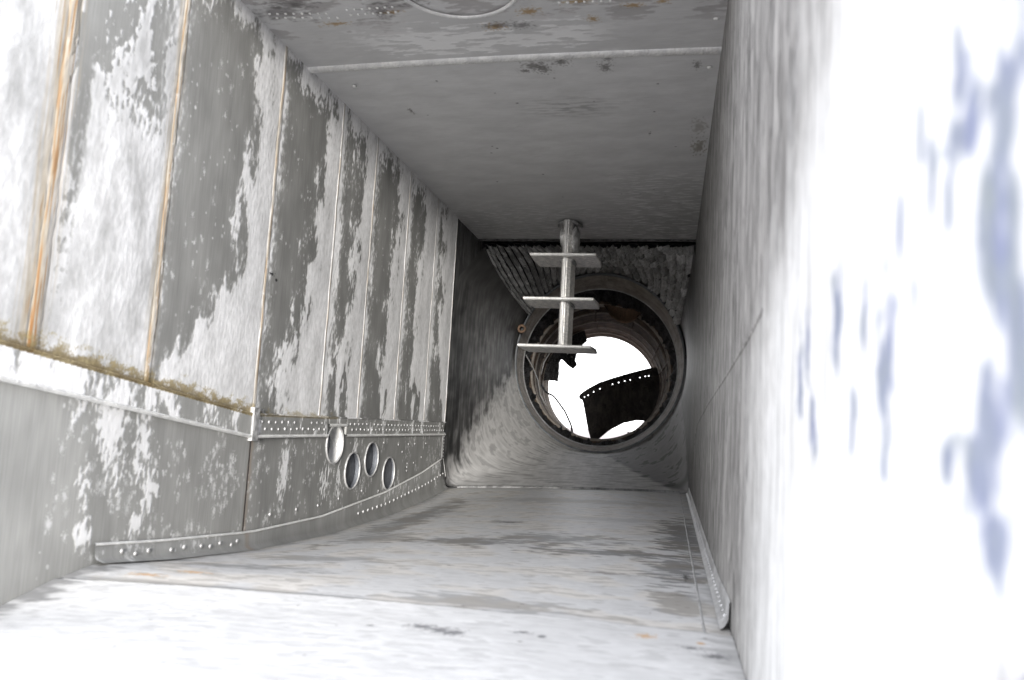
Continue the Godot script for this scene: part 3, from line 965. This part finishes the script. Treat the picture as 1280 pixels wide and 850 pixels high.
func build_ceiling() -> void:
	var c := thing("ceiling", "grey painted duct ceiling plates joined by a pale raised seam", "ceiling", Vector3(-0.5, YC, -2.0))
	var plate := func(z0: float, z1: float, y: float) -> SurfaceTool:
		var st := begin()
		grid(st, 12, 16, func(u: float, v: float):
			var z := lerpf(z0, z1, v)
			var x := lerpf(XR + 0.003, XL - 0.003, u)
			var p := Vector3(x, y + 0.004 * sin(u * PI) * sin(v * PI), z)
			return [p, uv_ceiling(p)])
		return done(st, true)
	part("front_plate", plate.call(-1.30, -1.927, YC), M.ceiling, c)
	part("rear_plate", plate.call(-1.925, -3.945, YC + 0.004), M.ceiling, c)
	var bk := begin(); box(bk, Vector3(XL - 0.006, YC + 0.012, -3.945), Vector3(XR + 0.006, YC + 0.02, -1.30)); part("plate_backing", done(bk), M.hull, c)
	var st := begin()
	var path := []
	for j in 25:
		var u := j / 24.0
		path.append(Vector3(lerpf(XL, XR, u), YC - 0.001, -1.935 + 0.012 * sin(u * PI)))
	bead(st, path, Vector3(0, -1, 0), 0.034, 0.007, 0, func(p: Vector3): return Vector2(p.x, p.z))
	part("seam_strip", done(st), M.bright, c)
	# folded rear edge
	st = begin()
	box(st, Vector3(XL, YC - 0.006, -3.957), Vector3(XR, YC + 0.030, -3.942))
	part("rear_edge", done(st), M.sooty, c)
	# access cap, of which the rear rim shows
	st = begin()
	grid(st, 64, 6, func(u: float, v: float):
		var t: float = u * TAU
		var a: float = v * PI
		var rr := 0.150 + 0.006 * cos(a)
		return [Vector3(-0.515 + cos(t) * rr, YC - 0.004 * sin(a), -1.555 + sin(t) * rr), Vector2(u, v)])
	var cap := part("access_cap_rim", done(st), M.bright, c)
	st = begin()
	for row in [[-1.02, -0.86, -1.655, -1.672, 8], [-1.03, -0.88, -1.635, -1.65, 8], [-0.82, -0.70, -1.663, -1.663, 7], [-0.82, -0.70, -1.640, -1.640, 7], [-0.29, -0.17, -1.668, -1.675, 7], [-0.29, -0.20, -1.645, -1.65, 5]]:
		for k in row[4]:
			var u: float = k / float(row[4] - 1)
			rivet(st, Vector3(lerpf(row[0], row[1], u), YC + 0.001, lerpf(row[2], row[3], u)), Vector3(0, -1, 0), 0.0042)
	for q in [[0.078, -1.78], [0.075, -2.03], [-0.98, -2.05]]:
		rivet(st, Vector3(q[0], YC + 0.001, q[1]), Vector3(0, -1, 0), 0.008)
	part("rivets", done(st), M.bright, c).set_meta("kind", "stuff")

func floor_y(x: float, z: float) -> float:
	var k := clampf((XR - x) / (XR - XL), 0, 1)
	return floor_edge(z) * pow(k, 2.2)

func build_floor() -> void:
	var f := thing("floor", "pale scuffed metal duct floor with grey smears and lapped plates", "floor", Vector3(-0.5, 0, -2.2))
	var sheet := func(za: Callable, zb: Callable, lift: float, nv: int) -> SurfaceTool:
		var st := begin()
		grid(st, 16, nv, func(u: float, v: float):
			var x := lerpf(XL + 0.001, XR - 0.001, u)
			var z := lerpf(za.call(u), zb.call(u), v)
			var p := Vector3(x, floor_y(x, z) + lift, z)
			return [p, uv_floor(p)])
		# thickness at the rear edge
		smooth = 1
		grid(st, 16, 1, func(u: float, v: float):
			var x := lerpf(XL + 0.001, XR - 0.001, u)
			var z: float = zb.call(u)
			var p := Vector3(x, floor_y(x, z) + lift - v * 0.008, z)
			return [p, uv_floor(p)], 17 * (nv + 1))
		smooth = 0
		return done(st, true)
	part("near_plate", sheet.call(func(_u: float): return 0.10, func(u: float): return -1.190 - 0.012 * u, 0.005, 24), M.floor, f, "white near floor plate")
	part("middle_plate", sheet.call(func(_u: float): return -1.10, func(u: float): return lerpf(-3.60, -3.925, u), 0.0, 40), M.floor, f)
	var sub := begin(); box(sub, Vector3(XL - 0.006, -0.104, -3.6), Vector3(XR + 0.006, -0.095, 0.10)); part("under_plate", done(sub), M.hull, f)
	# raised rib at the lap in front and at the throat behind
	var st := begin()
	var path := []
	for j in 25:
		var u := j / 24.0
		var x := lerpf(XL + 0.02, XR - 0.02, u)
		var z := -1.192 - 0.012 * u
		path.append(Vector3(x, floor_y(x, z) + 0.004, z))
	bead(st, path, Vector3(0, 1, 0), 0.006, 0.0025, 0, uv_floor)
	part("lap_rib", done(st), M.bare, f)
	st = begin(); path = []
	for j in 25:
		var u := j / 24.0
		var x := lerpf(XL + 0.06, XR - 0.004, u)
		var z := lerpf(-3.60, -3.925, u)
		path.append(Vector3(x, floor_y(x, z) + 0.002, z))
	bead(st, path, Vector3(0, 1, 0), 0.035, 0.010, 0, uv_floor)
	part("lap_rib", done(st), M.fillet, f)
	# thin joint line near the right wall
	st = begin(); path = []
	for j in 13:
		path.append(Vector3(0.060 - 0.004 * j / 12.0, 0.0005, lerpf(-1.22, -3.88, j / 12.0)))
	bead(st, path, Vector3(0, 1, 0), 0.0045, 0.002, 0, uv_floor)
	part("joint_bead", done(st), M.bare, f)

func build_right_wall() -> void:
	var w := thing("right_wall", "right duct wall of streaked pale metal, close to the camera", "wall", Vector3(XR, 0, -1.8))
	var st := begin()
	var sheet := func(z0: float, z1: float, y0: float, y1: float, nz: int, uvf: Callable) -> SurfaceTool:
		var q := begin()
		grid(q, nz, 10, func(u: float, v: float):
			var p := Vector3(XR, lerpf(y0, y1, v), lerpf(z0, z1, u))
			return [p, uvf.call(p)])
		return done(q, true)
	part("rear_plate", sheet.call(-1.12, -3.95, 0.0, 1.312, 24, uv_right), M.right, w)
	part("upper_plate", sheet.call(0.58, -1.12, 0.80, 1.312, 16, uv_right), M.right, w)
	part("near_plate", sheet.call(0.58, -1.12, -0.095, 0.80, 16, uv_near), M.near, w, "near plate of white primer flaking to bluish metal")
	var bk := begin(); box(bk, Vector3(XR + 0.008, -0.10, -3.95), Vector3(XR + 0.02, 1.32, 0.58)); part("plate_backing", done(bk), M.hull, w)
	# curved scratch-like seam along the wall
	st = begin()
	var path := []
	var pts := [Vector2(0.445, -0.90), Vector2(0.431, -1.067), Vector2(0.411, -1.469), Vector2(0.383, -2.169), Vector2(0.336, -2.956), Vector2(0.25, -3.3), Vector2(0.12, -3.5)]
	for k in pts.size() - 1:
		for j in 6:
			var q: Vector2 = pts[k].lerp(pts[k + 1], j / 6.0)
			path.append(Vector3(XR, q.x, q.y))
	bead(st, path, Vector3(-1, 0, 0), 0.008, 0.0025, 0, uv_right)
	part("curved_seam", done(st, true), M.right, w)
	# angle along the foot of the wall with its row of heads
	st = begin()
	grid(st, 30, 4, func(u: float, v: float):
		var z := lerpf(-1.245, -3.90, u)
		var t := 0.030 + 0.014 * exp(-pow((z + 1.25) / 0.2, 2))
		var k := int(round(v * 4))
		var p := Vector3(XR - [0.001, 0.003, 0.004, 0.010, 0.016][k], [t, t - 0.001, 0.016, 0.006, 0.002][k], z)
		return [p, uv_right(p)])
	quad(st, Vector3(XR, 0.044, -1.2445), Vector3(XR - 0.003, 0.043, -1.2445), Vector3(XR - 0.016, 0.002, -1.2445), Vector3(XR, 0.002, -1.2445))
	var foot := part("foot_angle", done(st, true), M.bare, w)
	st = begin()
	for j in 74:
		rivet(st, Vector3(XR - 0.0065, 0.0115, -1.30 - j * 0.035), Vector3(-0.7, 0.7, 0).normalized(), 0.004)
	part("rivets", done(st), M.bare, foot).set_meta("kind", "stuff")

func build_throat() -> void:
	var t := thing("intake_throat", "dark throat where the square duct narrows to a round opening", "duct throat", Vector3(-0.49, 0, -4.5))
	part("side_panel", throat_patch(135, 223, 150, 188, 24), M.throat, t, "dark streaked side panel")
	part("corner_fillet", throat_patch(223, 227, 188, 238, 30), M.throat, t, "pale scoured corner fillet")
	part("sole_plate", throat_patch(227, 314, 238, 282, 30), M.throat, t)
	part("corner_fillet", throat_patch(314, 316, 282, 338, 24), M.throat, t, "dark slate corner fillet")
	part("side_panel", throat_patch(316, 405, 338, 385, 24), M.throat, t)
	part("backing", throat_patch(43, 137, 23, 152, 60, 0.012), M.black, t)
	var st0 := begin()
	box(st0, Vector3(XL - 0.012, 0.80, -4.30), Vector3(XL - 0.004, 1.312, -3.50))
	part("side_panel", done(st0), M.sooty, t)
	# crinkled shingles in radial rows over the upper half
	var rows := 9
	var cols := 30
	var sh := noise(120, 3)
	for r in rows:
		for c in cols:
			var u0 := (c + rng.randf_range(0.0, 0.10)) / float(cols)
			var u1 := (c + 1.0 + rng.randf_range(-0.04, 0.06)) / float(cols)
			u0 = 1.0 - pow(1.0 - clampf(u0, 0.0, 1.0), 1.35)
			u1 = 1.0 - pow(1.0 - clampf(u1, 0.0, 1.0), 1.35)
			var t0 := r / float(rows) - 0.02 + (0.055 if c % 2 else 0.0) + rng.randf_range(-0.02, 0.02)
			var t1 := t0 + 1.0 / rows + rng.randf_range(-0.012, 0.008)
			t0 = clampf(t0, 0.0, 0.97)
			t1 = clampf(t1, 0.05, 0.992)
			var skew := 0.02 if u0 < 0.5 else -0.06
			var sd := rng.randf() * 50.0
			var lift := rng.randf_range(0.006, 0.026)
			var tilt := rng.randf_range(-0.010, 0.010)
			var st := begin()
			grid(st, 8, 8, func(u: float, v: float):
				var tt := lerpf(t0, t1, minf(v * 1.14, 1.0))
				tt = minf(tt + 0.03 * minf(v, 0.88) * sin(u * PI), 0.998)
				var k := clampf(lerpf(u0, u1, u) + skew * sin(tt * PI) * 4.0 * u0 * (1.0 - u0), 0.0, 1.0)
				var ph := deg_to_rad(lerpf(lerpf(45.0, 24.0, tt), lerpf(135.0, 151.0, tt), k))
				var p := throat(ph, tt)
				var inward := -Vector3(p.x + 0.486, p.y - 0.7, -0.30).normalized()
				var h := 0.012 * sqrt(maxf(sin(u * PI), 0.0)) + lift * v + tilt * (u - 0.5) + 0.016 * sh.get_noise_3d(u * 2.5 + sd, v * 3.5, r * 5.0)
				if u < 0.01 or u > 0.99: h = -0.006
				if v > 0.95: h = -0.004
				return [p + inward * h, Vector2(u, v)])
			part("shingle", done(st), [M.shingle, M.shingle_dark, M.shingle, M.shingle_pale][rng.randi() % 4], t)

func build_tunnel() -> void:
	var t := thing("engine_tunnel", "round empty engine tunnel with browned hoops, open at the far end", "engine tunnel", Vector3(-0.5, 0.7, -6.0))
	# bright rim, then the deep smooth collar
	var prof := []
	for k in 9:
		var a := PI * k / 8.0
		prof.append(Vector2(-5.04 - 0.012 * (1 - cos(a)), 0.572 - 0.012 * sin(a)))
	part("mouth_rim", lathe(prof, 96), M.slate, t)
	part("collar", lathe([Vector2(-5.06, 0.574), Vector2(-5.10, 0.566), Vector2(-5.20, 0.556), Vector2(-5.32, 0.548), Vector2(-5.345, 0.546), Vector2(-5.35, 0.552), Vector2(-5.36, 0.60)], 96), M.brown, t)
	prof = []
	for k in 9:
		var a := PI * k / 8.0
		prof.append(Vector2(-5.325 - 0.010 * (1 - cos(a)), 0.549 - 0.007 * sin(a)))
	part("collar_edge", lathe(prof, 96), M.bare, t)
	# charred crumpled lining in the gap behind the collar
	prof = []
	for k in 10:
		prof.append(Vector2(-5.34 - k * 0.045, 0.585 - 0.006 * k))
	part("charred_lining", lathe(prof, 160, 0, 360, 0.05, 5), M.black, t)
	# long liner and its hoops
	part("liner", lathe([Vector2(-5.70, 0.60), Vector2(-5.70, 0.532), Vector2(-6.1, 0.530), Vector2(-6.5, 0.529), Vector2(-6.9, 0.528), Vector2(-7.25, 0.528)], 96), M.brown_dark, t)
	for q in [[-5.70, 0.018], [-6.02, 0.010], [-6.40, 0.014], [-6.75, 0.010], [-7.02, 0.016]]:
		prof = []
		for k in 9:
			var a := PI * k / 8.0
			prof.append(Vector2(q[0] - 0.022 * (1 - cos(a)), 0.531 - q[1] * sin(a)))
		part("hoop", lathe(prof, 96), M.brown, t)
	part("tail_rim", lathe([Vector2(-7.20, 0.53), Vector2(-7.205, 0.515), Vector2(-7.26, 0.513), Vector2(-7.28, 0.520), Vector2(-7.28, 0.56)], 96), M.brown, t)
	# ribs along the liner
	for a in [96.0, 62.0, 128.0, 30.0, 12.0, 160.0]:
		var st := begin()
		var path := []
		for j in 7:
			path.append(tunnel(lerpf(-5.74, -7.15, j / 6.0), deg_to_rad(a), 0.527))
		bead(st, path, -Vector3(cos(deg_to_rad(a)), sin(deg_to_rad(a)), 0), 0.018, 0.008, 0, func(p: Vector3): return Vector2(p.x, p.z))
		part("rib", done(st), M.brown_dark, t)

func build_rake() -> void:
	var r := thing("probe_rake", "grey metal rake of one post and three cross plates hanging from ceiling", "rake", Vector3(-0.515, 1.30, -3.62))
	# post: blunt blade, thin side to the flow
	var st := begin()
	slab(st, [Vector2(-0.544, -3.57), Vector2(-0.534, -3.545), Vector2(-0.512, -3.545), Vector2(-0.498, -3.57), Vector2(-0.490, -3.68), Vector2(-0.506, -3.79), Vector2(-0.530, -3.79), Vector2(-0.546, -3.68)], Vector3(0, 0.684, 0), Vector3(1, 0, 0), Vector3(0, 0, 1), Vector3(0, 1, 0), 0.62, 0.003)
	part("post", done(st), M.rake, r)
	# leading edge strip of the post
	st = begin()
	var path := []
	for j in 9:
		path.append(Vector3(-0.524, lerpf(0.69, 1.295, j / 8.0), -3.546))
	bead(st, path, Vector3(0, 0, 1), 0.013, 0.010, 0, func(p: Vector3): return Vector2(p.x, p.y))
	part("leading_edge", done(st), M.bright, r)
	for q in [[1.117, -0.690, -0.371, 0.0], [0.902, -0.712, -0.374, 0.0], [0.674, -0.727, -0.375, 0.02]]:
		st = begin()
		slab(st, [Vector2(q[1], -3.50), Vector2(q[2], -3.50), Vector2(q[2] + 0.012, -3.63), Vector2(q[2] + 0.004, -3.765), Vector2(q[1] + 0.006, -3.765), Vector2(q[1] - 0.004, -3.63)], Vector3(0, q[0] - 0.007, 0), Vector3(1, 0, 0), Vector3(0, 0, 1), Vector3(0, 1, 0), 0.014, 0.0035)
		var plate := part("cross_plate", done(st), M.rake, r)
		st = begin()
		path = []
		for j in 9:
			path.append(Vector3(lerpf(q[1] + 0.004, q[2] - 0.004, j / 8.0), q[0], -3.501))
		bead(st, path, Vector3(0, 0, 1), 0.011, 0.007, 0, func(p: Vector3): return Vector2(p.x, p.y))
		part("leading_edge", done(st), M.bright, plate)
	# lumps of sealant round the root and weld beads where the plates cross the post
	for q in [[-0.545, 0.893, 0.012, 0.012], [-0.495, 0.893, 0.012, 0.010], [-0.546, 1.106, 0.013, 0.012], [-0.494, 1.107, 0.011, 0.012], [-0.544, 0.684, 0.012, 0.012], [-0.494, 0.684, 0.012, 0.012], [-0.546, 1.23, 0.018, 0.055], [-0.490, 1.225, 0.020, 0.06], [-0.492, 1.18, 0.013, 0.03], [-0.519, 1.299, 0.06, 0.008]]:
		st = begin()
		var nn := noise(int(q[1] * 1000), 3)
		grid(st, 16, 10, func(u: float, v: float):
			var a: float = u * TAU
			var b: float = (v - 0.5) * PI
			var n := Vector3(cos(a) * cos(b), sin(b), sin(a) * cos(b))
			var k := 1.0 + 0.5 * nn.get_noise_3dv(n * 1.6)
			return [Vector3(q[0], q[1], -3.64) + Vector3(n.x * q[2], n.y * q[3], n.z * 0.085) * k, Vector2(u, v)])
		part("sealant_lump" if q[1] > 1.15 else "weld_bead", done(st), M.bright if q[3] > 0.02 else M.bare, r)

func ragged(pts: Array, s: int, amp: float) -> Array:
	# splits each side and shakes it so that torn edges are uneven
	var g := RandomNumberGenerator.new()
	g.seed = s
	var out := []
	for i in pts.size():
		var a: Vector2 = pts[i]
		var b: Vector2 = pts[(i + 1) % pts.size()]
		out.append(a)
		var n := int(a.distance_to(b) / 0.04)
		for k in range(1, n + 1):
			out.append(a.lerp(b, k / float(n + 1)) + Vector2(g.randf_range(-amp, amp), g.randf_range(-amp, amp)))
	return out

func build_wreckage() -> void:
	var X := Vector3(1, 0, 0)
	var Y := Vector3(0, 1, 0)
	var Z := Vector3(0, 0, 1)
	# dark shield across the lower right of the far opening
	var o := thing("torn_shield", "large dark torn heat shield standing across the far opening, lower right", "heat shield", Vector3(-0.4, 0.2, -6.9))
	var st := begin()
	var body := [Vector2(-0.81, 0.565), Vector2(-0.775, 0.555), Vector2(-0.70, 0.605), Vector2(-0.53, 0.675), Vector2(-0.37, 0.72), Vector2(-0.20, 0.765), Vector2(-0.11, 0.79), Vector2(-0.085, 0.60), Vector2(-0.12, 0.47), Vector2(-0.197, 0.385), Vector2(-0.298, 0.388), Vector2(-0.418, 0.357), Vector2(-0.55, 0.28), Vector2(-0.675, 0.164), Vector2(-0.703, 0.176), Vector2(-0.742, 0.296), Vector2(-0.794, 0.527)]
	slab(st, body, Vector3(0, 0, -6.93), X, Y, Z, 0.012, 0.002)
	part("web", done(st), M.charcoal, o)
	# flanged top edge: its screw holes let the daylight through
	var holes := [Vector2(-0.781, 0.555 + 0.02), Vector2(-0.748, 0.594), Vector2(-0.699, 0.628), Vector2(-0.643, 0.658), Vector2(-0.53, 0.704), Vector2(-0.475, 0.722), Vector2(-0.421, 0.738), Vector2(-0.372, 0.751), Vector2(-0.287, 0.776), Vector2(-0.238, 0.788), Vector2(-0.207, 0.793)]
	var top := [Vector2(-0.835, 0.575), Vector2(-0.822, 0.60), Vector2(-0.798, 0.622), Vector2(-0.758, 0.652), Vector2(-0.65, 0.716), Vector2(-0.515, 0.767), Vector2(-0.381, 0.813), Vector2(-0.22, 0.861), Vector2(-0.10, 0.885)]
	var low := [Vector2(-0.822, 0.555), Vector2(-0.805, 0.548), Vector2(-0.770, 0.54), Vector2(-0.735, 0.565), Vector2(-0.64, 0.622), Vector2(-0.512, 0.675), Vector2(-0.378, 0.715), Vector2(-0.215, 0.76), Vector2(-0.095, 0.785)]
	# the flange as a band whose mesh leaves each hole open
	st = begin()
	var clip := [PackedVector2Array(top + _rev(low))]
	# cut the band into bays between the holes and notch a round hole out of each bay
	var cuts := [0.0]
	for k in holes.size() - 1:
		cuts.append((holes[k].x + holes[k + 1].x) * 0.5)
	cuts[0] = -0.84
	cuts.append(-0.09)
	for k in holes.size():
		var bay := PackedVector2Array([Vector2(cuts[k], 0), Vector2(cuts[k + 1], 0), Vector2(cuts[k + 1], 2), Vector2(cuts[k], 2)])
		for piece in Geometry2D.intersect_polygons(clip[0], bay):
			# two halves, left and right of the hole's centre, each with half a hole bitten out
			for side in [-1, 1]:
				var hb := PackedVector2Array([Vector2(holes[k].x, 0), Vector2(holes[k].x + side * 1.0, 0), Vector2(holes[k].x + side * 1.0, 2), Vector2(holes[k].x, 2)])
				for half in Geometry2D.intersect_polygons(piece, hb):
					var circ := PackedVector2Array()
					for j in 12:
						circ.append(holes[k] + Vector2(cos(TAU * j / 12.0), sin(TAU * j / 12.0)) * 0.0052)
					for fin in Geometry2D.clip_polygons(half, circ):
						slab(st, Array(fin), Vector3(0, 0, -6.915), X, Y, Z, 0.010, 0.0)
	part("drilled_flange", done(st), M.charcoal, o)
	# torn plate hanging in the upper left of the far opening
	o = thing("torn_plate", "dark jagged plate hanging in the far opening, upper left", "metal plate", Vector3(-1.0, 0.9, -6.8))
	st = begin()
	slab(st, ragged([Vector2(-0.766, 1.079), Vector2(-0.805, 1.043), Vector2(-0.817, 0.988), Vector2(-0.857, 0.959), Vector2(-0.868, 0.903), Vector2(-0.848, 0.863), Vector2(-0.885, 0.82), Vector2(-0.945, 0.862), Vector2(-0.993, 0.906), Vector2(-1.012, 0.87), Vector2(-1.013, 0.698), Vector2(-1.109, 0.712), Vector2(-1.165, 0.70), Vector2(-1.15, 0.95), Vector2(-0.98, 1.14), Vector2(-0.796, 1.19)], 5, 0.004), Vector3(0, 0, -6.8), X, Y, Z, 0.006, 0.001)
	part("jagged_web", done(st), M.black, o)
	st = begin()
	for q in [[-0.90, 0.93], [-0.94, 0.96], [-0.985, 0.985]]:
		rivet(st, Vector3(q[0], q[1], -6.794), Z, 0.008)
	part("rivets", done(st), M.bare, o).set_meta("kind", "stuff")
	# curled brown flap under the roof of the tunnel
	o = thing("hanging_flap", "curled brown metal flap hanging below the charred lining, upper right", "metal flap", Vector3(-0.37, 1.15, -5.6))
	st = begin()
	grid(st, 14, 5, func(u: float, v: float):
		var rim := [Vector2(-0.52, 1.22), Vector2(-0.459, 1.126), Vector2(-0.392, 1.085), Vector2(-0.327, 1.081), Vector2(-0.27, 1.115), Vector2(-0.235, 1.165)]
		var k: float = u * 5.0
		var i := mini(int(k), 4)
		var low2: Vector2 = rim[i].lerp(rim[i + 1], k - i)
		var hi2 := Vector2(lerpf(-0.52, -0.225, u), 1.235 - 0.05 * u)
		if u > 0.75: hi2 = hi2.lerp(low2 + Vector2(0.0, 0.03), (u - 0.75) * 3.2)
		var q := hi2.lerp(low2, v)
		return [Vector3(q.x, q.y, -5.66 + 0.09 * v * v + 0.012 * sin(u * 9.0)), Vector2(u, v)])
	grid(st, 14, 1, func(u: float, v: float):
		var rim := [Vector2(-0.52, 1.22), Vector2(-0.459, 1.126), Vector2(-0.392, 1.085), Vector2(-0.327, 1.081), Vector2(-0.27, 1.115), Vector2(-0.235, 1.165)]
		var k: float = u * 5.0
		var i := mini(int(k), 4)
		var low2: Vector2 = rim[i].lerp(rim[i + 1], k - i)
		return [Vector3(low2.x, low2.y + 0.004 * v, -5.57 + 0.012 * sin(u * 9.0) - 0.012 * v), Vector2(u, v)], 15 * 6)
	var flap := part("curled_sheet", done(st), M.rust, o)
	# loose wires
	var wires := [
		["long dark wire looping across the lower left of the far opening", [Vector3(-1.19, 0.80, -6.5), Vector3(-1.16, 0.70, -6.55), Vector3(-1.09, 0.59, -6.6), Vector3(-1.02, 0.56, -6.6), Vector3(-0.985, 0.52, -6.6), Vector3(-0.915, 0.43, -6.62), Vector3(-0.856, 0.315, -6.62), Vector3(-0.827, 0.19, -6.6)], 0.009],
		["pale wire arching up the tunnel's left side behind the lowest cross plate", [Vector3(-1.02, 0.70, -5.9), Vector3(-1.0, 0.80, -5.9), Vector3(-0.95, 0.89, -5.9), Vector3(-0.88, 0.95, -5.9), Vector3(-0.80, 1.0, -5.92)], 0.004],
		["thin pale wire drooping down the tunnel's left edge, nearest the mouth", [Vector3(-1.045, 0.80, -5.35), Vector3(-1.0, 0.72, -5.4), Vector3(-0.965, 0.63, -5.45), Vector3(-0.95, 0.52, -5.5), Vector3(-0.90, 0.44, -5.5)], 0.0035]]
	for k in 3:
		var pts: Array = wires[k][1]
		var curve := Curve3D.new()
		for i in pts.size():
			var tan3: Vector3 = (pts[mini(i + 1, pts.size() - 1)] - pts[maxi(i - 1, 0)]) * 0.2
			curve.add_point(pts[i], -tan3, tan3)
		var path := []
		for j in 41:
			path.append(curve.sample_baked(curve.get_baked_length() * j / 40.0))
		st = begin()
		tube(st, path, wires[k][2])
		if k == 0:
			pass
		var wi := part("loose_wire", done(st), M.black if k == 0 else M.bare, self)
		tag(wi, wires[k][0], "wire", "loose wires in the tunnel")
	# rusty eye bolt on the rim of the round opening
	o = thing("eye_bolt", "small rusty eye bolt on the left rim of the round opening", "bolt", Vector3(-1.05, 0.944, -5.0))
	st = begin()
	tube(st, [Vector3(-1.085, 0.944, -5.0), Vector3(-1.06, 0.944, -4.995), Vector3(-1.03, 0.944, -4.99)], 0.010)
	part("shank", done(st), M.rust, o)
	st = begin()
	grid(st, 20, 8, func(u: float, v: float):
		var a: float = u * TAU
		var b: float = v * TAU
		var rr := 0.022 + 0.009 * cos(b)
		return [Vector3(-1.012 + cos(a) * rr, 0.944 + sin(a) * rr, -4.985 + 0.009 * sin(b)), Vector2(u, v)])
	part("eye", done(st), M.rust, o)

func _rev(a: Array) -> Array:
	var b := a.duplicate()
	b.reverse()
	return b
